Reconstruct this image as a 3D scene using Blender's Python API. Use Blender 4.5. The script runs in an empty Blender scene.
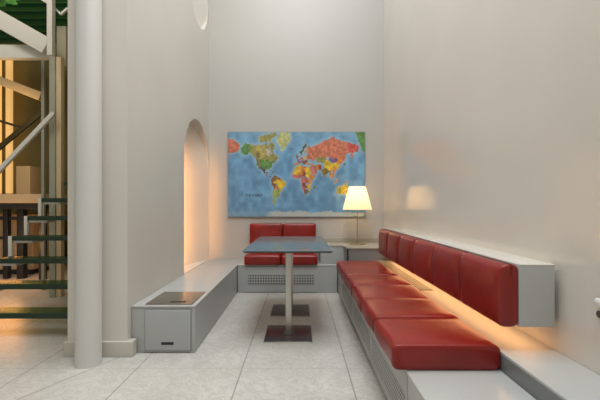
import bpy, bmesh, math, random
import numpy as np
from mathutils import Vector, Matrix
random.seed(4)
PI = math.pi
C = bpy.context.scene.collection
H, F, VX, VY = 1.15, 370.0, 299.0, 205.0

def P(px, py, d):                       # photo pixel + depth -> world point (survey helper)
    return Vector(((px - VX) * d / F, d, H - (py - VY) * d / F))

# ------------------------------------------------------------------ materials
def mat(name, col, rough=0.5, metal=0.0, spec=0.5, **kw):
    m = bpy.data.materials.new(name); m.use_nodes = True
    b = m.node_tree.nodes['Principled BSDF']
    b.inputs['Base Color'].default_value = (*col, 1)
    b.inputs['Roughness'].default_value = rough
    b.inputs['Metallic'].default_value = metal
    b.inputs['Specular IOR Level'].default_value = spec
    for k, v in kw.items():
        b.inputs[k.replace('_', ' ')].default_value = v
    return m

class NT:
    def __init__(s, m): s.m = m; s.t = m.node_tree; s.b = s.t.nodes['Principled BSDF']
    def n(s, typ, **props):
        x = s.t.nodes.new(typ)
        for k, v in props.items(): setattr(x, k, v)
        return x
    def l(s, a, b): s.t.links.new(a, b)
    def math(s, op, a, b=None, c=None):
        x = s.n('ShaderNodeMath', operation=op)
        for i, v in enumerate((a, b, c)):
            if v is None: continue
            if isinstance(v, (int, float)): x.inputs[i].default_value = v
            else: s.l(v, x.inputs[i])
        return x.outputs[0]
    def mix(s, fac, a, b):
        x = s.n('ShaderNodeMix', data_type='RGBA')
        for sock, v in ((x.inputs[0], fac), (x.inputs[6], a), (x.inputs[7], b)):
            if isinstance(v, (int, float)): sock.default_value = v
            elif isinstance(v, tuple): sock.default_value = (*v, 1)
            else: s.l(v, sock)
        return x.outputs[2]
    def noise(s, scale, detail=4, rough=.5, dist=0, vec=None):
        x = s.n('ShaderNodeTexNoise'); x.inputs['Scale'].default_value = scale
        x.inputs['Detail'].default_value = detail; x.inputs['Roughness'].default_value = rough
        x.inputs['Distortion'].default_value = dist
        if vec is not None: s.l(vec, x.inputs['Vector'])
        return x.outputs['Fac']
    def pos(s): return s.n('ShaderNodeNewGeometry').outputs['Position']
    def xyz(s, v):
        x = s.n('ShaderNodeSeparateXYZ'); s.l(v, x.inputs[0]); return x.outputs
    def ramp(s, fac, lo, hi):
        x = s.n('ShaderNodeMapRange'); s.l(fac, x.inputs[0])
        x.inputs[1].default_value = lo; x.inputs[2].default_value = hi; return x.outputs[0]
    def bump(s, h, strength, dist=.01):
        x = s.n('ShaderNodeBump'); x.inputs['Strength'].default_value = strength
        x.inputs['Distance'].default_value = dist; s.l(h, x.inputs['Height']); s.l(x.outputs[0], s.b.inputs['Normal'])
    def color(s, c): s.l(c, s.b.inputs['Base Color'])

def plaster(name, c1, c2, rough, spec=.5):
    m = mat(name, c1, rough, spec=spec); t = NT(m); p = t.pos()
    t.color(t.mix(t.ramp(t.noise(1.3, 3, vec=p), .35, .65), c1, c2))
    t.bump(t.noise(2.2, 2, vec=p), .06, .02)
    return m

M = {}
M['wall'] = plaster('wall_plaster', (.61, .59, .535), (.64, .615, .56), .4)
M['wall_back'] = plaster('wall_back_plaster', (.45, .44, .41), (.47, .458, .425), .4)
M['wall_gloss'] = plaster('wall_polished_plaster', (.68, .64, .575), (.71, .67, .605), .15, .85)
M['pier'] = plaster('pier_paint', (.66, .63, .565), (.69, .66, .59), .55)
M['column'] = plaster('column_paint', (.58, .575, .54), (.61, .60, .565), .45)
M['plinth'] = plaster('plinth_stone', (.50, .47, .40), (.56, .53, .46), .5)
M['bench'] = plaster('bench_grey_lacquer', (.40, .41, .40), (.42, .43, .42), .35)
M['bench_top'] = plaster('grey_lacquer_lit_tone', (.47, .475, .455), (.49, .495, .475), .25)  # same lacquer as the bench, lightened for light falling on the tops
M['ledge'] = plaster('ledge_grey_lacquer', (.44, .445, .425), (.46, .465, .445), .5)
M['vent'] = mat('vent_slats', (.50, .48, .38), .35)
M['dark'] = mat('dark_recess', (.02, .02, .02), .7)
M['cab_dark'] = mat('dark_grey_lacquer', (.19, .20, .20), .35)
M['cab_top'] = plaster('cabinet_top_lacquer', (.36, .34, .29), (.38, .36, .31), .3)
M['steel'] = mat('brushed_steel', (.52, .50, .45), .32, 1.0)
M['steel_dark'] = mat('dark_steel_plate', (.16, .11, .10), .22, .85)
M['steel_grey'] = mat('grey_steel_plate', (.13, .12, .10), .3, .7)
M['bin_lid'] = mat('bin_lid_steel', (.30, .27, .23), .22, .8)
M['tabletop'] = mat('smoked_glass_tabletop', (.14, .17, .18), .19, 0, .65)
M['tab_edge'] = mat('tabletop_edge', (.05, .07, .07), .3)
M['white_steel'] = mat('white_painted_steel', (.66, .63, .55), .45)
M['green_steel'] = mat('grey_green_painted_steel', (.33, .33, .25), .45)
M['tan_steel'] = mat('tan_painted_steel', (.62, .48, .28), .5)
M['olive'] = plaster('olive_wall', (.15, .125, .04), (.19, .155, .05), .6)
M['black_metal'] = mat('black_metal', (.012, .014, .018), .4)
M['green_panel'] = mat('dark_green_panel', (.08, .27, .12), .8, spec=.1)
M['rail_olive'] = mat('olive_rail', (.07, .06, .02), .5)
M['rib'] = mat('green_rib', (.035, .14, .06), .8, spec=.1)
M['stem'] = mat('brass_grey_stem', (.34, .27, .17), .4, .6)
M['gusset'] = mat('olive_tan_steel', (.36, .32, .21), .5)
M['leaf'] = mat('plant_leaf', (.12, .35, .06), .5)
M['white_plastic'] = mat('white_plastic', (.8, .78, .74), .3)

# red leather
m = mat('red_leather', (.26, .016, .012), .3, spec=.5); t = NT(m); p = t.pos()
t.color(t.mix(t.ramp(t.noise(5, 3, vec=p), .3, .7), (.20, .007, .004), (.275, .014, .008)))
v = t.n('ShaderNodeTexVoronoi'); v.inputs['Scale'].default_value = 220; t.l(p, v.inputs['Vector'])
hsum = t.math('ADD', t.math('MULTIPLY', v.outputs['Distance'], .06), t.noise(9, 4, vec=p))
t.bump(hsum, .22, .012); M['leather'] = m

# marble floor: 0.74 m slabs
m = mat('marble_floor', (.6, .6, .57), .26, spec=.5); t = NT(m); p = t.pos(); X, Y, Z = t.xyz(p)
def joint(coord, off, w):
    f = t.math('FRACT', t.math('DIVIDE', t.math('ADD', coord, off), .74))
    d = t.math('ABSOLUTE', t.math('SUBTRACT', f, .5))
    return t.math('GREATER_THAN', d, .5 - w / .74)
jx = joint(X, .40 + 7.4, .0042); jy = joint(Y, -2.604 + 7.4, .0028)
# one diagonal joint running from the round column towards the viewer
dx = t.math('SUBTRACT', t.math('MULTIPLY', t.math('SUBTRACT', X, -1.64), .894), t.math('MULTIPLY', t.math('SUBTRACT', Y, 2.23), .447))
dg = t.math('MULTIPLY', t.math('LESS_THAN', t.math('ABSOLUTE', dx), .006),
            t.math('MULTIPLY', t.math('LESS_THAN', Y, 2.82), t.math('LESS_THAN', X, -1.14)))
n1 = t.noise(1.8, 6, .6, 1.2, p); n2 = t.noise(6, 8, .7, 2.5, p)
base = t.mix(t.ramp(n1, .3, .7), (.56, .545, .50), (.68, .665, .625))
vein = t.ramp(t.math('ABSOLUTE', t.math('SUBTRACT', n2, .5)), .0, .05)
base = t.mix(t.math('MULTIPLY', t.math('SUBTRACT', 1, vein), .55), base, (.42, .39, .34))
jm = t.math('MAXIMUM', t.math('MULTIPLY', jx, .6), t.math('MAXIMUM', t.math('MULTIPLY', jy, .3), t.math('MULTIPLY', dg, .45)))
t.color(t.mix(jm, base, (.13, .12, .10)))
r = t.math('ADD', t.math('MULTIPLY', n2, .25), .2); t.l(r, t.b.inputs['Roughness'])
M['floor'] = m

def perforated(name, ax, px_, pz_, hole, square):
    m = mat(name, (.40, .41, .40), .4); t = NT(m); s = t.xyz(t.pos())
    u = t.math('SUBTRACT', t.math('FRACT', t.math('DIVIDE', t.math('ADD', s[ax], 10), px_)), .5)
    w = t.math('SUBTRACT', t.math('FRACT', t.math('DIVIDE', s[2], pz_)), .5)
    if square: d = t.math('MAXIMUM', t.math('ABSOLUTE', u), t.math('ABSOLUTE', w))
    else: d = t.math('SQRT', t.math('ADD', t.math('MULTIPLY', u, u), t.math('MULTIPLY', w, w)))
    k = t.math('LESS_THAN', d, hole)
    t.color(t.mix(k, (.40, .41, .40), (.03, .03, .03)))
    return m
M['grille_back'] = perforated('square_hole_grille', 0, .034, .035, .29, True)
M['grille_side'] = perforated('round_hole_grille', 1, .024, .024, .33, False)

# translucent lamp shade
m = bpy.data.materials.new('pleated_lamp_shade'); m.use_nodes = True; nt = m.node_tree; nt.nodes.clear()
o = nt.nodes.new('ShaderNodeOutputMaterial'); tr = nt.nodes.new('ShaderNodeBsdfTranslucent'); df = nt.nodes.new('ShaderNodeBsdfDiffuse')
tr.inputs[0].default_value = (.95, .83, .62, 1); df.inputs[0].default_value = (.9, .82, .68, 1)
mx = nt.nodes.new('ShaderNodeMixShader'); mx.inputs[0].default_value = .45
em = nt.nodes.new('ShaderNodeEmission'); em.inputs[0].default_value = (1, .75, .50, 1); em.inputs[1].default_value = .22
ad = nt.nodes.new('ShaderNodeAddShader')
nt.links.new(tr.outputs[0], mx.inputs[1]); nt.links.new(df.outputs[0], mx.inputs[2])
nt.links.new(mx.outputs[0], ad.inputs[0]); nt.links.new(em.outputs[0], ad.inputs[1]); nt.links.new(ad.outputs[0], o.inputs[0])
M['shade'] = m

def emit(name, col, s):
    m = bpy.data.materials.new(name); m.use_nodes = True; nt = m.node_tree
    b = nt.nodes['Principled BSDF']; b.inputs['Base Color'].default_value = (*col, 1)
    b.inputs['Emission Color'].default_value = (*col, 1); b.inputs['Emission Strength'].default_value = s
    return m
M['glow'] = emit('column_warm_glow', (1, .58, .20), .62)  # emission stands in for warm light falling on the hall columns
M['bulb'] = emit('warm_bulb', (1, .8, .5), 1.2)

# green glass
m = bpy.data.materials.new('green_glass'); m.use_nodes = True; nt = m.node_tree; b = nt.nodes['Principled BSDF']
b.inputs['Base Color'].default_value = (.03, .085, .035, 1); b.inputs['Roughness'].default_value = .3; b.inputs['Specular IOR Level'].default_value = .25
tp = nt.nodes.new('ShaderNodeBsdfTransparent'); tp.inputs[0].default_value = (.62, .72, .50, 1)
mx = nt.nodes.new('ShaderNodeMixShader'); mx.inputs[0].default_value = .38
nt.links.new(tp.outputs[0], mx.inputs[1]); nt.links.new(b.outputs[0], mx.inputs[2])
nt.links.new(mx.outputs[0], nt.nodes['Material Output'].inputs[0]); M['glass'] = m
M['glass_edge'] = mat('green_glass_edge', (.006, .03, .010), .35)

# ------------------------------------------------------------------ mesh helpers
def axis_pts(h, r, n):
    inner = [(-h + r) + (2 * h - 2 * r) * i / n for i in range(n + 1)]
    lo = [-h, -h + .12 * r, -h + .35 * r, -h + .65 * r]
    if r < 1e-5: return inner
    return lo + inner + [-x for x in reversed(lo)]

def rbox(bm, c, dims, r=.004, puff=None, n=1, mi=0):
    """rounded box; puff = (axis, sign, amount)"""
    h = [d / 2 for d in dims]
    rr = [min(x, min(h) * .98) for x in (r if isinstance(r, tuple) else (r, r, r))]
    A = [axis_pts(h[i], rr[i], n) for i in range(3)]
    cache = {}
    def vert(p):
        q = [max(-(h[i] - rr[i]), min(h[i] - rr[i], p[i])) for i in range(3)]
        d = Vector([(p[i] - q[i]) / max(rr[i], 1e-9) for i in range(3)])
        # spread so that face points keep their face
        if d.length > 0: d = d.normalized()
        w = [q[i] + d[i] * rr[i] for i in range(3)]
        if puff:
            a, s, amt = puff; o = [i for i in range(3) if i != a]
            if s * p[a] > 0:
                k = (1 - (w[o[0]] / h[o[0]]) ** 4) * (1 - (w[o[1]] / h[o[1]]) ** 4)
                w[a] += s * amt * k * min(1, s * w[a] / h[a])
        key = tuple(round(x, 6) for x in w)
        if key not in cache:
            cache[key] = bm.verts.new((w[0] + c[0], w[1] + c[1], w[2] + c[2]))
        return cache[key]
    for a in range(3):
        u, v = (a + 1) % 3, (a + 2) % 3
        for s in (-1, 1):
            for i in range(len(A[u]) - 1):
                for j in range(len(A[v]) - 1):
                    q = []
                    for (ii, jj) in ((i, j), (i + 1, j), (i + 1, j + 1), (i, j + 1)):
                        p = [0, 0, 0]; p[a] = s * h[a]; p[u] = A[u][ii]; p[v] = A[v][jj]; q.append(vert(p))
                    if s < 0: q.reverse()
                    uq = []
                    for x in q:
                        if x not in uq: uq.append(x)
                    if len(uq) > 2:
                        try:
                            f = bm.faces.new(uq); f.material_index = mi; f.smooth = True
                        except ValueError: pass

def span(bm, x0, x1, y0, y1, z0, z1, r=.004, **k):
    rbox(bm, ((x0 + x1) / 2, (y0 + y1) / 2, (z0 + z1) / 2), (abs(x1 - x0), abs(y1 - y0), abs(z1 - z0)), r, **k)

def beam(bm, a, b, w, h, up=Vector((0, 0, 1)), r=.004):
    a, b = Vector(a), Vector(b); d = (b - a); L = d.length; d.normalize()
    s = d.cross(up).normalized(); u = s.cross(d)
    tmp = bmesh.new(); rbox(tmp, (0, 0, 0), (w, L, h), r)
    mt = Matrix((s, d, u)).transposed().to_4x4(); mt.translation = (a + b) / 2
    bmesh.ops.transform(tmp, matrix=mt, verts=tmp.verts)
    me = bpy.data.meshes.new('tmp'); tmp.to_mesh(me); tmp.free(); bm.from_mesh(me); bpy.data.meshes.remove(me)

def lathe(bm, c, prof, n=40, close=True):
    rings = []
    for (r, z) in prof:
        rings.append([bm.verts.new((c[0] + r * math.cos(2 * PI * i / n), c[1] + r * math.sin(2 * PI * i / n), c[2] + z)) for i in range(n)])
    for a, b in zip(rings, rings[1:]):
        for i in range(n):
            f = bm.faces.new((a[i], a[(i + 1) % n], b[(i + 1) % n], b[i])); f.smooth = True
    if close:
        bm.faces.new(list(reversed(rings[0]))); bm.faces.new(rings[-1])

def obj(name, bm, mats, parent=None, kind=None):
    if not isinstance(mats, (list, tuple)): mats = [mats]
    me = bpy.data.meshes.new(name)
    if parent is not None:
        bmesh.ops.translate(bm, verts=bm.verts, vec=-world_loc(parent))
    bm.to_mesh(me); bm.free()
    for x in mats: me.materials.append(x)
    me.set_sharp_from_angle(angle=math.radians(50))
    o = bpy.data.objects.new(name, me); C.objects.link(o)
    if parent is not None: o.parent = parent
    if kind: o['kind'] = kind
    return o

def world_loc(o):
    v = Vector((0, 0, 0))
    while o is not None: v += Vector(o.location); o = o.parent
    return v

def tag(o, label, cat, group=None):
    o['label'] = label; o['category'] = cat
    if group: o['group'] = group
    return o

def thing(name, loc, label, cat, group=None):
    o = bpy.data.objects.new(name, None); C.objects.link(o); o.location = loc; o.empty_display_size = .1
    return tag(o, label, cat, group)

def B(): return bmesh.new()
def sbox(name, x0, x1, y0, y1, z0, z1, m, parent=None, r=.004, kind=None, **k):
    bm = B(); span(bm, x0, x1, y0, y1, z0, z1, r, **k); return obj(name, bm, m, parent, kind)
def struct(name, x0, x1, y0, y1, z0, z1, m, r=0.0):
    return sbox(name, x0, x1, y0, y1, z0, z1, m, None, r, 'structure')

# ------------------------------------------------------------------ setting
WX, RX, BY = -1.305, 1.23, 5.365
TOP = 6.2
struct('floor', -8.2, 1.5, -2.2, 7.8, -.12, 0, M['floor'])
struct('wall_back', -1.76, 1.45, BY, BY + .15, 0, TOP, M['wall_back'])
struct('wall_right', RX, RX + .16, -2.2, BY, 0, TOP, M['wall_gloss'])

def prism(pts, x0, x1):
    bm = B(); n = len(pts)
    a = [bm.verts.new((x0, y, z)) for y, z in pts]; b = [bm.verts.new((x1, y, z)) for y, z in pts]
    bm.faces.new(a); bm.faces.new(list(reversed(b)))
    for i in range(n): bm.faces.new((a[(i + 1) % n], a[i], b[i], b[(i + 1) % n]))
    bmesh.ops.recalc_face_normals(bm, faces=bm.faces)
    return bm
wl = struct('wall_left', -1.76, WX, 2.815, BY, 0, TOP, [M['wall'], M['pier']])
# arched niche above the bench and round niche high up, carved out of the wall solid
ya, yb, zc = 4.2, 5.33, 1.68
ra = (yb - ya) / 2
def scoop(y0, y1, zlo, zhi, D, n=40):
    # hollow that is deep at its near side and runs out smoothly into the wall at its far side
    bm = B(); rows = []
    for i in range(n + 1):
        y = (y0 + y1) / 2 - (y1 - y0) / 2 * math.cos(PI * i / n); u = (y - y0) / (y1 - y0)
        xb = WX - D * (1 - u) ** .85 - .002; lo, hi = zlo(y), zhi(y)
        if hi - lo < .004: lo, hi = (lo + hi) / 2 - .002, (lo + hi) / 2 + .002
        rows.append([bm.verts.new(q) for q in ((-1.1, y, lo), (-1.1, y, hi), (xb, y, hi), (xb, y, lo))])
    for p, q in zip(rows, rows[1:]):
        for j in range(4): bm.faces.new((p[j], p[(j + 1) % 4], q[(j + 1) % 4], q[j]))
    bm.faces.new(rows[0]); bm.faces.new(list(reversed(rows[-1])))
    bmesh.ops.recalc_face_normals(bm, faces=bm.faces)
    return bm
circ = lambda y, c, r: math.sqrt(max(0, r * r - (y - c) ** 2))
cut1 = obj('niche_cut', scoop(ya, yb, lambda y: .3665, lambda y: zc + circ(y, (ya + yb) / 2, ra), .32), M['wall'])
cut2 = obj('round_cut', scoop(4.40, 5.28, lambda y: 3.93 - circ(y, 4.84, .44), lambda y: 3.93 + circ(y, 4.84, .44), .30), M['wall'])
for cu in (cut1, cut2):
    md = wl.modifiers.new('b', 'BOOLEAN'); md.object = cu; md.operation = 'DIFFERENCE'; md.solver = 'EXACT'
dg_ = bpy.context.evaluated_depsgraph_get(); dg_.update()
me = bpy.data.meshes.new_from_object(wl.evaluated_get(dg_)); wl.modifiers.clear(); wl.data = me
for cu in (cut1, cut2): bpy.data.objects.remove(cu)
for f in me.polygons:
    f.use_smooth = False
    f.material_index = 1 if (f.normal.y < -.9 and f.center.y < 2.9) else 0
me.set_sharp_from_angle(angle=math.radians(35))

# stair hall shell
struct('wall_rear', -8.2, -1.76, 7.6, 7.8, 0, TOP, M['olive'])
struct('wall_stair_side', -1.96, -1.76, BY, 7.6, 0, TOP, M['olive'])
struct('wall_sky_block', -4.9, -4.7, -2.2, 2.3, 0, TOP, M['wall'])  # unseen, added to keep ambient light off the hall floor
struct('ceiling_sky_block', -8.2, -1.76, -2.2, 7.8, TOP, TOP + .1, M['olive'])  # unseen cover, added to cut the sky light reaching the hall floor
struct('wall_far_left', -8.2, -8.0, 2.2, 7.6, 0, TOP, M['olive'])
# plinth round the wall end
bm = B()
span(bm, -1.782, -1.258, 2.792, 2.872, 0, .118, .008)
span(bm, -1.782, -1.756, 2.872, 5.3, 0, .115, .008)
obj('baseboard_pier', bm, M['plinth'], None, 'structure')

# round column
bm = B(); lathe(bm, (-1.527, 2.685, 0), [(.090, 0), (.090, .012), (.0865, .03), (.0865, TOP)], 56)
cl = obj('round_column', bm, M['column']); tag(cl, 'tall round grey-white painted column standing in front of the wall end', 'column')

# ------------------------------------------------------------------ left bench with the built-in bin
t = thing('corner_bench', (-1.05, 2.875, 0), 'long grey lacquered bench along the left wall below the arched niche', 'bench')
bm = B(); span(bm, WX + .004, -.808, 2.881, 5.36, .002, .352, .003); span(bm, WX + .02, -.84, 2.9, 5.3, 0, .02, .002)
obj('bench_body', bm, M['bench'], t)
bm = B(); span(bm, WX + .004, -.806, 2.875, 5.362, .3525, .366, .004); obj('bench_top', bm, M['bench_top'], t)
# bin: front flap and lid
bm = B(); span(bm, -1.195, -.842, 2.868, 2.88, .022, .335, .003); fl = obj('bin_door', bm, M['bench'], t)
bm = B(); span(bm, -1.2, -.837, 2.8765, 2.8805, .016, .340, .001); obj('door_gap', bm, M['cab_dark'], t)
bm = B(); span(bm, -1.068, -.972, 2.865, 2.87, .066, .087, .004); obj('slot_handle', bm, M['dark'], fl)
bm = B(); span(bm, -1.208, -.838, 2.905, 3.315, .366, .374, .003); ld = obj('bin_lid', bm, M['bin_lid'], t)
bm = B(); span(bm, -1.03, -.905, 2.945, 2.985, .3735, .3755, .001); obj('lid_slot', bm, M['dark'], ld)

# ------------------------------------------------------------------ back bench
FY = 4.835
t = thing('back_bench', (-.15, FY, 0), 'grey lacquered bench with square-hole grille along the map wall behind the table', 'bench')
bm = B(); span(bm, -.802, .50, FY + .005, 5.36, .002, .352, .003); span(bm, -.80, .50, FY + .03, 5.3, 0, .02, .002); obj('bench_body', bm, M['bench'], t)
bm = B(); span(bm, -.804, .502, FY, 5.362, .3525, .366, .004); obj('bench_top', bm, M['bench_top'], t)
bm = B(); span(bm, -.705, .237, FY - .004, FY + .006, .016, .345, .002); pn = obj('access_panel', bm, M['bench'], t)
bm = B(); span(bm, -.667, .19, FY - .006, FY - .003, .099, .241, .001); obj('grille', bm, M['grille_back'], pn)

# ------------------------------------------------------------------ right bench
t = thing('side_bench', (.8, 3.0, 0), 'long grey lacquered bench with stepped ledge running along the right wall', 'bench')
bm = B(); span(bm, .511, 1.225, -.6, 5.36, .022, .352, .003); obj('bench_body', bm, M['bench'], t)
bm = B(); span(bm, .545, 1.2, -.55, 5.3, 0, .03, .002); obj('toe_kick', bm, M['dark'], t)  # near-black colour stands in for the shadow gap along the floor
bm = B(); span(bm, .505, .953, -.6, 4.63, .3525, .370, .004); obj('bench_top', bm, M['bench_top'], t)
for k in range(3):
    y0 = 1.735 + .88 * k
    bm = B(); span(bm, .507, .513, y0 + .004, y0 + .876, .03, .348, .002); pn = obj('front_panel', bm, M['bench'], t)
    bm = B(); span(bm, .5055, .509, y0 + .04, y0 + .84, .085, .245, .001); obj('grille', bm, M['grille_side'], pn)

t = thing('rear_ledge', (1.09, 3.0, .352), 'raised pale grey ledge with slot vent between the right seats and the right wall', 'ledge')
bm = B(); span(bm, .956, 1.228, -.6, 4.63, .3525, .456, .004); obj('ledge_top', bm, M['ledge'], t)
bm = B(); span(bm, .9535, .957, -.6, 4.62, .371, .446, .001); obj('ledge_riser', bm, M['cab_dark'], t)
bm = B()
for k in range(6): span(bm, .966 + k * .022, .978 + k * .022, 3.02, 4.56, .456, .463, .002)
sl = obj('linear_vent', bm, M['vent'], t)
bm = B(); span(bm, .959, 1.098, 3.0, 4.58, .4555, .4575, .001); obj('vent_bed', bm, M['steel_grey'], sl)

# ------------------------------------------------------------------ cushions
OR = ['nearest', 'second nearest', 'third nearest', 'fourth nearest', 'fifth nearest', 'farthest']
for k in range(6):
    y0 = 1.737 + .44 * k; far = ' next to the lamp cabinet' if k == 5 else (' at the open bench end' if k == 0 else '')
    # seat: slightly sagging pad with piping
    t = thing('seat_cushion', (.694, y0 + .218, .370), OR[k] + ' of six red leather seat cushions on the right bench' + far, 'cushion', 'red seat cushions on the right bench')
    bm = B(); rbox(bm, (.694, y0 + .218, .431), (.512, .439, .118), (.034, .010, .030), puff=(2, 1, .006), n=8)
    for v in bm.verts:
        u = (v.co.y - y0) / .437
        v.co.z += .006 * math.sin(u * 5 + k * 2.1) * max(0, (v.co.z - .38) / .12) * .6
        v.co.x += .003 * math.sin(u * 7 + k * 1.3) * (1 if v.co.x < .7 else 0)
    obj('pad', bm, M['leather'], t)
    bm = B(); span(bm, .475, .915, y0 + .006, y0 + .010, .462, .482, .0019); obj('seam', bm, M['leather'], t)
    t = thing('back_cushion', (.99, y0 + .218, .58), OR[k] + ' of six red leather back cushions along the right wall' + far, 'cushion', 'red back cushions on the right wall')
    bm = B(); rbox(bm, (.986, y0 + .218, .722), (.096, .439, .296), (.034, .014, .030), puff=(0, -1, .010), n=8)
    for v in bm.verts:
        w = (v.co.z - .722) / .148
        if v.co.x < .99: v.co.x += .016 * max(0, w) ** 2 - .003 * math.sin(w * 3 + k)
    obj('pad', bm, M['leather'], t)
t = thing('backrest_box', (1.12, 3.05, .576), 'long grey box mounted on the right wall that carries the back cushions', 'backrest')
bm = B(); span(bm, 1.034, 1.203, 1.738, 4.60, .576, .868, .004); obj('box', bm, M['bench_top'], t)
bm = B(); span(bm, 1.034, 1.204, 1.737, 4.601, .8665, .8705, .002); obj('box_top_lit', bm, M['wall_gloss'], t)  # pale plate, its colour stands in for the glow above the box
for y in (2.1, 3.2, 4.3):
    bm = B(); span(bm, 1.200, 1.228, y - .04, y + .04, .62, .80, .003); obj('mounting_bracket', bm, M['steel'], t)
bm = B(); span(bm, 1.150, 1.185, 1.85, 4.5, .569, .577, .002); obj('light_strip', bm, M['bulb'], t)

for k, side in enumerate(('left', 'right')):
    x0 = -.717 + k * .482
    t = thing('seat_cushion', (x0 + .24, 5.02, .366), f'red leather {side} seat cushion on the back bench behind the table', 'cushion', 'red seat cushions on the back bench')
    bm = B(); rbox(bm, (x0 + .24, 5.02, .432), (.478, .46, .132), .032, puff=(2, 1, .012), n=6); obj('pad', bm, M['leather'], t)
    bm = B(); span(bm, x0 + .02, x0 + .46, 4.7895, 4.7925, .46, .465, .001); obj('seam', bm, M['leather'], t)
    xb = -.703 + k * .474
    t = thing('back_cushion', (xb + .235, 5.3, .58), f'red leather {side} back cushion on the back wall below the map', 'cushion', 'red back cushions on the back wall')
    bm = B(); rbox(bm, (xb + .235, 5.29, .728), (.47, .10, .320), .024, puff=(1, -1, .014), n=6); obj('pad', bm, M['leather'], t)
    bm = B(); span(bm, xb + .05, xb + .42, 5.335, 5.366, .62, .84, .003); obj('mounting_board', bm, M['cab_dark'], t)

# ------------------------------------------------------------------ corner cabinet (carries the lamp)
t = thing('corner_cabinet', (.75, 4.9, .366), 'low grey corner cabinet between back bench and right bench under the lamp', 'cabinet')
bm = B(); span(bm, .285, .605, 4.92, 5.36, .366, .598, .003); obj('low_body', bm, M['bench'], t)
bm = B()
pl = [(.605, 4.9), (.618, 4.648), (1.226, 4.648), (1.226, 5.36), (.605, 5.36)]
def poly(bm, pl, z0, z1):
    a = [bm.verts.new((x, y, z0)) for x, y in pl]; b = [bm.verts.new((x, y, z1)) for x, y in pl]
    bm.faces.new(list(reversed(a))); bm.faces.new(b)
    for i in range(len(pl)): bm.faces.new((a[i], a[(i + 1) % len(pl)], b[(i + 1) % len(pl)], b[i]))
    bmesh.ops.recalc_face_normals(bm, faces=bm.faces)
poly(bm, pl, .366, .598); obj('cabinet_body', bm, M['cab_dark'], t)
bm = B(); poly(bm, [(.282, 4.915), (.585, 4.915), (.616, 4.640), (1.228, 4.640), (1.228, 5.362), (.282, 5.362)], .598, .611); obj('cabinet_top', bm, M['cab_top'], t)
bm = B(); span(bm, .282, 1.14, 5.325, 5.363, .611, .678, .003); o = obj('back_strip', bm, M['cab_top']); tag(o, 'low grey strip along the map wall behind the table lamp', 'backsplash')
bm = B(); span(bm, .600, .622, 4.635, 4.66, .38, .597, .002); obj('corner_post', bm, M['dark'], t)

# ------------------------------------------------------------------ table lamp
LX, LY, LZ = .80, 5.08, .611
t = thing('table_lamp', (LX, LY, LZ), 'lit table lamp with cream conical shade on the corner cabinet', 'lamp')
bm = B(); lathe(bm, (LX, LY, LZ), [(.108, 0), (.112, .003), (.110, .010), (.03, .014), (.012, .018)], 48); obj('base', bm, M['stem'], t)
bm = B(); lathe(bm, (LX, LY, LZ), [(.0065, .015), (.0065, .60), (.013, .605), (.013, .66)], 16); obj('stem', bm, M['stem'], t)
bm = B(); lathe(bm, (LX, LY, LZ), [(.198, .475), (.199, .478), (.114, .788), (.113, .790)], 72, close=False); sh = obj('lamp_shade', bm, M['shade'], t)
bm = B(); lathe(bm, (LX, LY, LZ + .69), [(.004, -.035), (.022, -.02), (.03, 0), (.022, .022), (.004, .03)], 20); obj('bulb', bm, M['bulb'], t)
bm = B()
for a in range(3):
    dxy = Vector((math.cos(a * 2 * PI / 3 + .4), math.sin(a * 2 * PI / 3 + .4), 0))
    beam(bm, Vector((LX, LY, LZ + .652)), Vector((LX, LY, LZ + .652)) + dxy * .15, .003, .003)
obj('shade_carrier', bm, M['steel'], sh)

# ------------------------------------------------------------------ table
TX = -.092
t = thing('table', (TX, 3.655, 0), 'rectangular smoked-glass table on two steel pedestals in the seating corner', 'table')
bm = B(); span(bm, TX - .364, TX + .364, 2.97, 4.34, .775, .783, .002); obj('tabletop', bm, M['tabletop'], t)
bm = B(); span(bm, TX - .355, TX + .355, 2.98, 4.33, .763, .775, .002); obj('top_rim', bm, M['tab_edge'], t)
for i, (yc, mm) in enumerate(((3.292, M['steel_dark']), (4.02, M['steel_grey']))):
    bm = B(); span(bm, TX - .206, TX + .206, yc - .215, yc + .215, 0, .010, .003); bp = obj('base_plate', bm, M['steel'], t)
    bm = B(); span(bm, TX - .202, TX + .202, yc - .211, yc + .211, .0095, .0125, .001); obj('plate_cover', bm, mm, bp)
    bm = B(); span(bm, TX - .027, TX + .027, yc - .027, yc + .027, .012, .763, .004); po = obj('post', bm, M['steel'], t)
    bm = B(); span(bm, TX - .05, TX + .05, yc - .05, yc + .05, .0122, .018, .002); obj('post_flange', bm, M['steel_grey'], po)
    bm = B(); span(bm, TX - .17, TX + .17, yc - .17, yc + .17, .755, .763, .003); obj('top_bracket', bm, M['steel_grey'], po)

# ------------------------------------------------------------------ world map
def mill(lat): return 1.25 * math.log(math.tan(PI / 4 + .4 * math.radians(lat)))
def mpx(lon, lat): return (298 + .34 * lon, 180.5 - 22.8 * mill(lat) - 6 * max(0, mill(lat) - 1.1))
LAND = []
def L(col, pts): LAND.append((col, [mpx(a, b) for a, b in pts]))
RED = (196, 118, 92); GRN = (96, 140, 78); OLV = (150, 146, 84); YEL = (214, 184, 60); ORG = (205, 130, 60); BRN = (130, 96, 62)
PNK = (188, 110, 100); PUR = (120, 96, 140); DGR = (86, 92, 80); LGR = (150, 165, 90); CRM = (200, 196, 160); MAR = (140, 72, 60)
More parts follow.
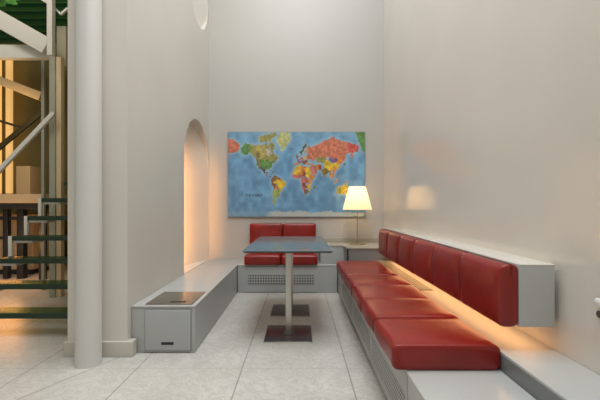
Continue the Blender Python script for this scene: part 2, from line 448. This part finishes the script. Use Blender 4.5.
# far east Russia repeated on the left, Alaska repeated on the right
L(RED, [(-210, 77), (-190, 75), (-172, 70), (-170, 66), (-180, 62), (-195, 60), (-203, 57), (-210, 60)])
L(GRN, [(165, 85), (200, 85), (200, 58), (192, 62), (186, 68), (176, 76)])
L(GRN, [(-168, 66), (-156, 71), (-141, 70), (-141, 60), (-150, 59), (-158, 56), (-166, 60)])
L(OLV, [(-141, 70), (-125, 70), (-110, 68), (-95, 72), (-85, 68), (-82, 74), (-70, 70), (-62, 66), (-78, 62), (-80, 55), (-75, 62), (-65, 58), (-55, 52), (-65, 48), (-68, 46), (-82, 43), (-95, 49), (-124, 49), (-132, 56), (-141, 60)])
L((176, 160, 90), [(-125, 68), (-100, 68), (-95, 58), (-110, 52), (-122, 60)])
L(OLV, [(-120, 77), (-95, 80), (-70, 82), (-62, 80), (-80, 74), (-110, 72)])
L((190, 185, 170), [(-95, 64), (-84, 66), (-78, 58), (-90, 56)])
L((178, 180, 120), [(-55, 82), (-25, 83), (-20, 76), (-35, 68), (-45, 60), (-53, 68), (-65, 76)])
L(GRN, [(-124, 49), (-95, 49), (-82, 43), (-68, 46), (-75, 40), (-81, 30), (-82, 26), (-90, 29), (-97, 27), (-106, 31), (-117, 32), (-124, 40)])
L((128, 110, 70), [(-124, 60), (-116, 60), (-110, 45), (-112, 33), (-118, 34), (-121, 48)])
L((96, 76, 74), [(-117, 32), (-106, 31), (-97, 26), (-96, 19), (-88, 21), (-90, 15), (-83, 10), (-78, 8), (-80, 7), (-95, 15), (-106, 21), (-112, 29)])
L(DGR, [(-84, 22), (-75, 20), (-68, 19), (-75, 18)])
L(BRN, [(-78, 8), (-72, 12), (-62, 10), (-55, 5), (-65, 0), (-70, -10), (-64, -20), (-68, -22), (-76, -14), (-81, -5), (-79, 2)])
L(YEL, [(-68, -2), (-60, 4), (-50, 2), (-35, -6), (-39, -15), (-48, -25), (-54, -31), (-58, -22), (-66, -10), (-73, -7)])
L((178, 120, 56), [(-62, 4), (-52, 5), (-50, 1), (-62, 0)])
L(ORG, [(-68, -10), (-60, -14), (-58, -22), (-67, -22)])
L(LGR, [(-67, -22), (-58, -23), (-54, -32), (-57, -38), (-64, -42), (-66, -50), (-68, -55), (-73, -50), (-73, -38), (-70, -28)])
L(OLV, [(-73, -20), (-69, -20), (-72, -40), (-72, -54), (-75, -46), (-73, -30)])
# Africa
L(YEL, [(-17, 21), (-8, 32), (-2, 35), (9, 37), (9, 20), (0, 15), (-17, 15)])
L(ORG, [(9, 37), (11, 33), (25, 32), (25, 20), (9, 20)]); L(YEL, [(25, 32), (34, 31), (37, 21), (25, 20)])
L(PNK, [(-17, 15), (0, 15), (14, 14), (9, 4), (-8, 4), (-13, 8)]); L(ORG, [(0, 22), (15, 22), (15, 12), (2, 12)])
L(MAR, [(14, 22), (24, 20), (24, 8), (14, 9)]); L(YEL, [(22, 21), (38, 20), (35, 6), (24, 8)])
L(ORG, [(35, 15), (43, 12), (51, 12), (42, -1), (34, 4)]); L(PNK, [(9, 8), (28, 6), (30, -6), (12, -6)])
L(ORG, [(28, 4), (41, -2), (40, -12), (30, -10)]); L(MAR, [(12, -6), (24, -7), (24, -18), (12, -17)])
L(YEL, [(24, -9), (40, -11), (35, -22), (24, -18)]); L(PNK, [(12, -17), (22, -18), (20, -29), (16, -29)])
L(BRN, [(20, -22), (30, -22), (32, -28), (26, -34), (19, -35), (17, -29)]); L(GRN, [(44, -14), (50, -15), (47, -25), (44, -23)])
# Europe
L(ORG, [(-9, 43), (3, 42), (-1, 37), (-9, 37)]); L(PUR, [(-4, 48), (8, 49), (7, 43), (-1, 43)]); L(MAR, [(-5, 57), (1, 53), (1, 51), (-5, 50)])
L(PNK, [(6, 54), (14, 54), (13, 48), (7, 48)]); L(YEL, [(14, 54), (23, 54), (22, 49), (15, 50)]); L(BRN, [(8, 45), (13, 46), (18, 40), (15, 38)])
L(DGR, [(5, 60), (10, 64), (20, 70), (28, 71), (22, 66), (14, 60), (12, 56)]); L((188, 150, 110), [(14, 56), (19, 60), (24, 66), (30, 69), (30, 61), (22, 60)])
L(MAR, [(13, 46), (28, 48), (28, 41), (20, 38)]); L((196, 124, 84), [(23, 56), (32, 56), (40, 48), (28, 46)]); L(DGR, [(-24, 66), (-14, 65), (-18, 63)])
# Russia and Asia
L(RED, [(30, 69), (42, 67), (55, 69), (70, 73), (85, 75), (105, 78), (125, 74), (150, 72), (170, 70), (180, 68), (178, 63), (165, 60), (157, 52), (155, 60), (140, 58), (140, 48), (130, 44), (118, 50), (95, 50), (80, 52), (62, 54), (50, 48), (40, 45), (28, 56)])
L((200, 92, 84), [(150, 72), (170, 70), (180, 68), (175, 62), (160, 60), (145, 64)])
L(OLV, [(50, 50), (62, 54), (80, 52), (87, 48), (78, 42), (66, 43), (54, 44)])
L(ORG, [(28, 41), (44, 41), (44, 37), (28, 37)]); L(PNK, [(36, 36), (48, 36), (56, 25), (50, 14), (43, 14), (35, 28)])
L(ORG, [(45, 38), (60, 37), (61, 26), (50, 29)]); L(MAR, [(60, 36), (70, 37), (68, 25), (61, 25)])
L((136, 112, 50), [(68, 25), (76, 34), (88, 26), (92, 22), (85, 18), (80, 10), (77, 8), (73, 18)])
L(YEL, [(75, 40), (87, 48), (97, 42), (112, 44), (122, 40), (122, 30), (112, 21), (98, 23), (80, 30)])
L(ORG, [(112, 44), (120, 52), (134, 47), (125, 40), (118, 38)]); L(PUR, [(88, 49), (100, 51), (116, 49), (112, 43), (97, 43)])
L(ORG, [(105, 34), (122, 31), (112, 21), (100, 23)])
L(BRN, [(92, 27), (99, 25), (98, 12), (94, 16)]); L(ORG, [(98, 21), (109, 20), (107, 9), (102, 2), (98, 10)]); L(DGR, [(129, 33), (136, 36), (142, 44), (140, 36)])
L((190, 150, 130), [(95, 5), (105, -6), (118, -9), (105, -3)]); L((200, 150, 120), [(109, 3), (117, 6), (116, -3), (110, -2)]); L(ORG, [(120, 18), (125, 8), (122, 10)])
L((190, 140, 120), [(131, -2), (141, -3), (150, -8), (140, -8)]); L(BRN, [(119, 1), (124, -4), (121, -5)])
L(YEL, [(114, -22), (125, -14), (136, -12), (142, -11), (150, -23), (153, -30), (146, -39), (136, -35), (128, -32), (115, -34)])
L((160, 150, 60), [(114, -22), (124, -15), (126, -33), (115, -34)]); L(ORG, [(138, -26), (150, -24), (153, -31), (140, -30)])
NX, NY = 360, 224
xs = 228 + 137 * (np.arange(NX) + .5) / NX; ys = 132 + 85 * (np.arange(NY) + .5) / NY
GX, GY = np.meshgrid(xs, ys)
rng = np.random.default_rng(3)
def smooth(n):
    a = rng.random((n, n * 2))
    u = np.linspace(0, n - 1.001, NY); v = np.linspace(0, 2 * n - 1.001, NX)
    ui, vi = u.astype(int), v.astype(int); uf, vf = (u - ui)[:, None], (v - vi)[None]; uf, vf = uf * uf * (3 - 2 * uf), vf * vf * (3 - 2 * vf)
    g = lambda i, j: a[np.ix_(i, j)]
    return g(ui, vi) * (1 - uf) * (1 - vf) + g(ui + 1, vi) * uf * (1 - vf) + g(ui, vi + 1) * (1 - uf) * vf + g(ui + 1, vi + 1) * uf * vf
n8, n16, n40, n90 = smooth(8), smooth(16), smooth(40), smooth(90)
jx_, jy_ = (n40 - .5) * 2.2 + (n90 - .5) * 1.2, (smooth(40) - .5) * 2.2 + (smooth(90) - .5) * 1.2
img = np.empty((NY, NX, 3)); img[:] = (104, 152, 188)
k = (n8 * .5 + n16 * .5)[..., None]
img = img * (.9 + .2 * k) + np.array((14, 18, 14)) * (n16[..., None] + n40[..., None] * .6 - .8)
north = np.clip((150 - GY) / 26, 0, 1)[..., None]; img = img * (1 - .35 * north) + np.array((170, 195, 205)) * .35 * north
land = np.zeros((NY, NX), bool); lcol = np.zeros((NY, NX, 3))
for col, pts in LAND:
    ins = np.zeros((NY, NX), bool); n = len(pts); X_, Y_ = GX + jx_, GY + jy_
    for i in range(n):
        (x1, y1), (x2, y2) = pts[i], pts[(i + 1) % n]
        if y1 == y2: continue
        ins ^= ((y1 > Y_) != (y2 > Y_)) & (X_ < (x2 - x1) * (Y_ - y1) / (y2 - y1) + x1)
    land |= ins; lcol[ins] = col
# pale shelf water round the coasts
sh_ = land.astype(float)
for _ in range(14):
    pdd = np.pad(sh_, 2, mode='edge')
    sh_ = (pdd[4:, 2:-2] + pdd[:-4, 2:-2] + pdd[2:-2, 4:] + pdd[2:-2, :-4] + pdd[2:-2, 2:-2]) / 5
sh_ = np.clip(sh_ * 1.6, 0, .6)[..., None]
img = img * (1 - sh_) + np.array((160, 192, 205)) * sh_
lc = lcol * (.86 + .28 * n40[..., None]) + (n90[..., None] - .5) * 22
img[land] = lc[land]
ant = np.clip((GY - 211.5 - 3 * (n16 - .5) + 1.2 * (n40 - .5)) / 1.6, 0, 1)[..., None]
ant = ant * np.clip((GX - 262) / 12, .25, 1)[..., None]
img = img * (1 - ant * .75) + np.array((205, 203, 186)) * ant * .75
img = np.clip(img, 0, 255) / 255.0 * .98
lin = np.where(img <= .04045, img / 12.92, ((img + .055) / 1.055) ** 2.4)
mx0, mx1, mz0, mz1 = -1.027, .954, .976, 2.206; my = 5.335
t = thing('world_map', ((mx0 + mx1) / 2, my, mz0), 'large coloured world map board hanging on the back wall above the red seats', 'map')
bm = B(); span(bm, mx0, mx1, my + .001, BY - .003, mz0, mz1, .003); obj('map_board', bm, mat('map_board_edge', (.22, .23, .22), .5), t)
org = Vector(t.location); e = .006
vx = np.linspace(mx0 + e, mx1 - e, NX + 1) - org.x; vz = np.linspace(mz1 - e, mz0 + e, NY + 1) - org.z
VXg, VZg = np.meshgrid(vx, vz)
verts = np.stack([VXg, np.full_like(VXg, -.001), VZg], -1).reshape(-1, 3)
I, J = np.meshgrid(np.arange(NX), np.arange(NY)); a0 = (J * (NX + 1) + I).ravel()
faces = np.stack([a0, a0 + NX + 1, a0 + NX + 2, a0 + 1], -1)
me = bpy.data.meshes.new('printed_map'); me.from_pydata(verts.tolist(), [], faces.tolist())
ca = me.color_attributes.new('print', 'FLOAT_COLOR', 'CORNER')
cc = np.concatenate([lin.reshape(-1, 3), np.ones((NX * NY, 1))], 1); ca.data.foreach_set('color', np.repeat(cc, 4, axis=0).astype(np.float32).ravel())
m = mat('map_print', (.5, .5, .5), .38); tt = NT(m); at = tt.n('ShaderNodeAttribute', attribute_name='print'); tt.color(at.outputs['Color']); me.materials.append(m)
o = bpy.data.objects.new('printed_map', me); C.objects.link(o); o.parent = t
cu = bpy.data.curves.new('title_text', 'FONT'); cu.body = 'THE WORLD'; cu.size = .052; cu.extrude = .0004; cu.offset = .0008
to = bpy.data.objects.new('title_text', cu); C.objects.link(to)
dg_ = bpy.context.evaluated_depsgraph_get(); dg_.update()
tm = bpy.data.meshes.new_from_object(to.evaluated_get(dg_)); bpy.data.objects.remove(to)
w_ = max(v.co.x for v in tm.vertices); sx = .245 / w_
for v in tm.vertices: v.co = Vector((v.co.x * sx, -v.co.z, v.co.y))
tm.materials.clear(); tm.materials.append(mat('map_ink', (.02, .03, .05), .5))
o = bpy.data.objects.new('title_lettering', tm); C.objects.link(o); o.parent = t
q = P(245.5, 196.6, my); o.location = Vector((q.x, my - .0022, q.z)) - org

# ------------------------------------------------------------------ small fitting on the right wall
q = P(600, 302, 1.53)
t = thing('round_knob', (RX, 1.505, .755), 'small white wall knob with dark stem on the right wall at the frame edge', 'knob')
def disc_x(bm, c, prof, n=24):
    tmp = B(); lathe(tmp, (0, 0, 0), prof, n); bmesh.ops.rotate(tmp, verts=tmp.verts, cent=(0, 0, 0), matrix=Matrix.Rotation(-PI / 2, 3, 'Y')); bmesh.ops.translate(tmp, verts=tmp.verts, vec=c)
    mm = bpy.data.meshes.new('t'); tmp.to_mesh(mm); tmp.free(); bm.from_mesh(mm); bpy.data.meshes.remove(mm)
bm = B(); disc_x(bm, (RX, 1.505, .755), [(.008, 0), (.008, .008), (.016, .010), (.017, .016), (.012, .021)]); obj('cap', bm, M['white_plastic'], t)
bm = B(); disc_x(bm, (RX, 1.505, .705), [(.015, 0), (.015, .010), (.009, .014)]); obj('stem_plate', bm, M['steel_grey'], t)

# ------------------------------------------------------------------ staircase hall on the left
XL, XR_ = -3.0, -1.83
t = thing('glass_staircase', (-2.45, 3.1, 0), 'open staircase of dark green glass treads with pale stepped stringer left of the column', 'staircase')
for k in range(9):
    y = 3.2 + .222 * k; z = .19 + .2036 * k; xl = XL if k < 6 else -2.88
    bm = B(); span(bm, xl, XR_, y + .004, y + .205, z - .020, z + .020, .002); tr_ = obj('tread', bm, M['glass'], t)
    bm = B(); span(bm, xl, XR_, y, y + .006, z - .024, z + .024, .002); obj('tread_edge', bm, M['glass_edge'], tr_)
    if k < 6:
        bm = B(); span(bm, xl - .042, xl - .004, y, y + .03, max(0, z - .19), z + .024, .003); obj('riser_plate', bm, M['white_steel'], tr_)
        bm = B(); span(bm, xl, xl + .20, y + .02, y + .19, z - .05, z - .024, .003); obj('support_plate', bm, M['white_steel'], tr_)

t = thing('steel_frame', (-3.07, 4.6, 0), 'pale painted steel frame with diagonal brace carrying the upper stair landing', 'steel frame')
def vpost(name, px0, px1, d, z0, z1, m, par):
    a, b = P(px0, 0, d).x, P(px1, 0, d).x; bm = B(); span(bm, a, b, d, d + (b - a), z0, z1, .005); return obj(name, bm, m, par)
vpost('post', 49, 55, 4.59, 0, 3.0, M['green_steel'], t)
vpost('post', 55.2, 61, 4.61, 0, 3.0, M['tan_steel'], t)
vpost('post', 41, 44, 5.0, 0, 3.2, M['green_steel'], t)
vpost('upper_post', 46.5, 52, 4.40, P(0, 55, 4.40).z, 4.6, M['white_steel'], t)
bm = B(); beam(bm, P(-42, -4, 4.56), P(47.5, 46.5, 4.56), .06, .205); obj('diagonal_brace', bm, M['white_steel'], t)
a, b = P(-90, 58, 4.64), P(50, 44.5, 4.64); bm = B(); span(bm, a.x, b.x, 4.64, 4.72, a.z, b.z, .004); obj('cross_beam', bm, M['white_steel'], t)
a, b = P(56.5, 67, 4.75), P(66, 26, 4.75); bm = B(); span(bm, a.x, b.x, 4.75, 4.85, a.z, b.z, .004); obj('gusset_box', bm, M['gusset'], t)
for sx_ in ((55, 8.5, 61, 14.5), (61, 14.5, 68, 8.5)):
    bm = B(); beam(bm, P(sx_[0], sx_[1], 4.5), P(sx_[2], sx_[3], 4.5), .03, .025); obj('tie_rod', bm, M['white_steel'], t)
bm = B(); beam(bm, P(35, -6, 4.5), P(50, 4, 4.5), .03, .04); obj('tie_rod', bm, M['white_steel'], t)

t = thing('upper_landing', (-3.2, 5.6, 4.0), 'ribbed dark green glass landing seen from below above the staircase', 'landing')
bm = B(); span(bm, -7.0, -1.98, 4.85, 6.55, 4.06, 4.12, .003); obj('deck', bm, M['green_panel'], t)
for k in range(8):
    y = 4.9 + k * .22; bm = B(); span(bm, -7.0, -1.98, y, y + .07, 4.0, 4.06, .004); obj('rib', bm, M['rib'], t)

t = thing('handrail', (-3.3, 4.4, 1.5), 'pale slanting handrail rising across the stair opening', 'handrail')
bm = B(); beam(bm, P(-40, 212, 4.42), P(54, 113, 4.52), .045, .05); obj('rail', bm, M['white_steel'], t)
a = P(-38, 210, 4.42)
bm = B(); span(bm, a.x - .02, a.x + .02, 4.40, 4.44, 0, a.z, .003); obj('rail_post', bm, M['white_steel'], t)
t = thing('stair_beam', (-4.2, 5.7, 2.6), 'sloping warm-lit tan beam behind the steel frame', 'beam')
bm = B(); beam(bm, P(-30, 69, 5.5), P(42, 97, 5.5), .09, .125); obj('sloping_beam', bm, M['tan_steel'], t)
for a, b, hh in (((-6, 152), (42, 112), .08), ((-20, 115), (20, 127), .04)):
    bm = B(); beam(bm, P(*a, 6.3), P(*b, 6.3), .04, hh); obj('rear_rail', bm, M['rail_olive'], t)

t = thing('mezzanine_slab', (-4.4, 5.6, 1.2), 'tan slab edge of the rear landing at eye level behind the staircase', 'landing')
a, b = P(-60, 203, 5.4), P(44, 194, 5.4); bm = B(); span(bm, a.x, b.x, 5.4, 6.9, a.z, b.z, .004); obj('slab', bm, M['tan_steel'], t)
a, b = P(-60, 209, 5.5), P(44, 203, 5.5); bm = B(); span(bm, a.x, b.x, 5.5, 5.6, a.z, b.z, .004); obj('edge_beam', bm, M['black_metal'], t)
for px_ in (-50, 42):
    a = P(px_, 0, 5.7).x; bm = B(); span(bm, a - .04, a + .04, 5.68, 5.76, 0, 1.20, .004); obj('support', bm, M['black_metal'], t)
a, b = P(16, 194, 6.2), P(30, 166, 6.2); bm = B(); span(bm, a.x, b.x, 6.2, 6.5, 1.30, b.z, .006)
o = obj('block_pedestal', bm, M['tan_steel']); tag(o, 'small tan block standing on the rear landing, lit warm', 'pedestal')

t = thing('shelf_rack', (-4.6, 5.75, 0), 'black open rack standing under the rear landing behind the stairs', 'rack')
for (p0, p1) in ((-40, -34), (2.5, 7.5), (16.5, 23)):
    vpost('upright', p0, p1, 5.75, 0, 1.10, M['black_metal'], t)
for (q0, q1) in ((216.5, 220), (236.5, 239.5)):
    a, b = P(-40, q1, 5.77), P(30, q0, 5.77); bm = B(); span(bm, a.x, b.x, 5.77, 5.84, a.z, b.z, .004); obj('shelf', bm, M['black_metal'], t)
t = thing('service_counter', (-5.3, 6.1, 0), 'tan counter lit orange under the rear landing behind the black rack', 'counter')
a, b = P(-70, 0, 6.1).x, P(33, 0, 6.1).x
bm = B(); span(bm, a, b, 6.1, 6.7, .08, .96, .03); obj('counter_body', bm, M['tan_steel'], t)
bm = B(); span(bm, a - .03, b + .03, 6.07, 6.73, .96, 1.0, .01); obj('counter_top', bm, M['tan_steel'], t)
bm = B(); span(bm, a + .05, b - .05, 6.15, 6.65, 0, .08, .004); obj('kick_base', bm, M['black_metal'], t)
for i, (p0, p1) in enumerate(((6.4, 12.4), (-9, .6))):  # columns lit warm, the light on them put into a glowing material
    d = 7.4; x0, x1 = P(p0, 0, d).x, P(p1, 0, d).x; xc = (x0 + x1) / 2; rr = (x1 - x0) / 2
    t = thing('lit_column', (xc, d, 1.35), ('tall warm-lit column with painted glow on the rear hall wall, right of the cut-off one' if i == 0 else 'warm-lit column with painted glow, cut off by the left photo edge'), 'light', 'warm-lit columns in the stair hall')
    bm = B(); lathe(bm, (xc, d, 0), [(rr * .8, 1.36), (rr, 1.4), (rr, 4.2), (rr * .8, 4.24)], 24); obj('tube', bm, M['glow'], t)
    bm = B(); lathe(bm, (xc, d, 0), [(rr * 1.1, 1.26), (rr * 1.1, 1.38)], 24); obj('column_foot', bm, M['tan_steel'], t)
# trailing plant peeking in at the top left corner
q = P(2, -9, 3.7)
t = thing('hanging_plant', (q.x, q.y, q.z), 'bright green leafy plant tip at the top left corner of the opening', 'plant')
bm = B()
for i in range(26):
    a = random.uniform(0, 2 * PI); l = random.uniform(.07, .14); c = q + Vector((random.uniform(-.16, .08), random.uniform(-.06, .06), random.uniform(-.09, .05)))
    d = Vector((math.cos(a), .3 * math.sin(a), -.5)).normalized() * l; s = d.cross(Vector((0, 1, .2))).normalized() * l * .25
    vs = [bm.verts.new(x) for x in (c, c + d * .5 + s, c + d, c + d * .5 - s)]; bm.faces.new(vs)
obj('leaves', bm, M['leaf'], t)
bm = B(); span(bm, q.x - .09, q.x + .05, q.y - .06, q.y + .06, q.z - .01, q.z + .12, .02); obj('pot', bm, M['white_plastic'], t)
bm = B(); span(bm, q.x - .022, q.x - .018, q.y - .002, q.y + .002, q.z + .1, TOP, .001); obj('cord', bm, M['black_metal'], t)

# ------------------------------------------------------------------ lights
def area(name, loc, target, sx, sy, power, col):
    l = bpy.data.lights.new(name, 'AREA'); l.shape = 'RECTANGLE'; l.size = sx; l.size_y = sy; l.energy = power; l.color = col
    o = bpy.data.objects.new(name, l); C.objects.link(o); o.location = loc
    d = Vector(target) - Vector(loc); o.rotation_euler = d.to_track_quat('-Z', 'Y').to_euler(); return o
def point(name, loc, power, col, rad=.05):
    l = bpy.data.lights.new(name, 'POINT'); l.energy = power; l.color = col; l.shadow_soft_size = rad
    o = bpy.data.objects.new(name, l); C.objects.link(o); o.location = loc; return o
area('skylight', (0, 1.5, 6.4), (0, 1.5, 0), 1.9, 4.2, 265, (.93, .97, 1))
o = area('under_box_light', (1.12, 3.14, .555), (1.10, 3.1, 0), 2.75, .12, 3.8, (1, .48, .19)); o.rotation_euler = (math.radians(22), 0, PI / 2)
nl = area('niche_light', (-1.352, 4.222, 1.22), (-1.51, 4.78, 1.22), .035, 1.75, 7.5, (1, .43, .12)); nl.data.spread = math.radians(64)
point('round_niche_light', (-1.46, 4.52, 3.95), 1.2, (1, .62, .35), .05)
o = area('wall_wash', (1.2165, 3.15, .835), (1.2165, 3.15, 3), 2.7, .02, .5, (1, .90, .76)); o.rotation_euler = (PI, 0, PI / 2)
point('lamp_bulb', (LX, LY, LZ + .66), 6, (1, .69, .38), .04)
point('hall_low', (-4.15, 5.25, .6), 15, (1, .42, .12), .2)
point('hall_mid', (-4.2, 5.3, 2.4), 15, (1, .62, .25), .2)
area('hall_top', (-3.4, 2.4, 5.2), (-3.3, 4.6, 2.9), 1, 1, 48, (1, .95, .85))
w = bpy.data.worlds.new('sky'); bpy.context.scene.world = w; w.use_nodes = True
w.node_tree.nodes['Background'].inputs[0].default_value = (1, .955, .89, 1); w.node_tree.nodes['Background'].inputs[1].default_value = .46

# ------------------------------------------------------------------ camera
cam = bpy.data.cameras.new('camera'); co = bpy.data.objects.new('camera', cam); C.objects.link(co)
co.location = (0, 0, H); co.rotation_euler = (PI / 2, 0, 0)
cam.sensor_width = 36; cam.lens = 36 * F / 600; cam.shift_x = 1 / 600; cam.shift_y = 5 / 600; cam.clip_start = .05
bpy.context.scene.camera = co
vs_ = bpy.context.scene.view_settings; vs_.view_transform = 'Standard'; vs_.look = 'None'; vs_.exposure = 0; vs_.gamma = 1
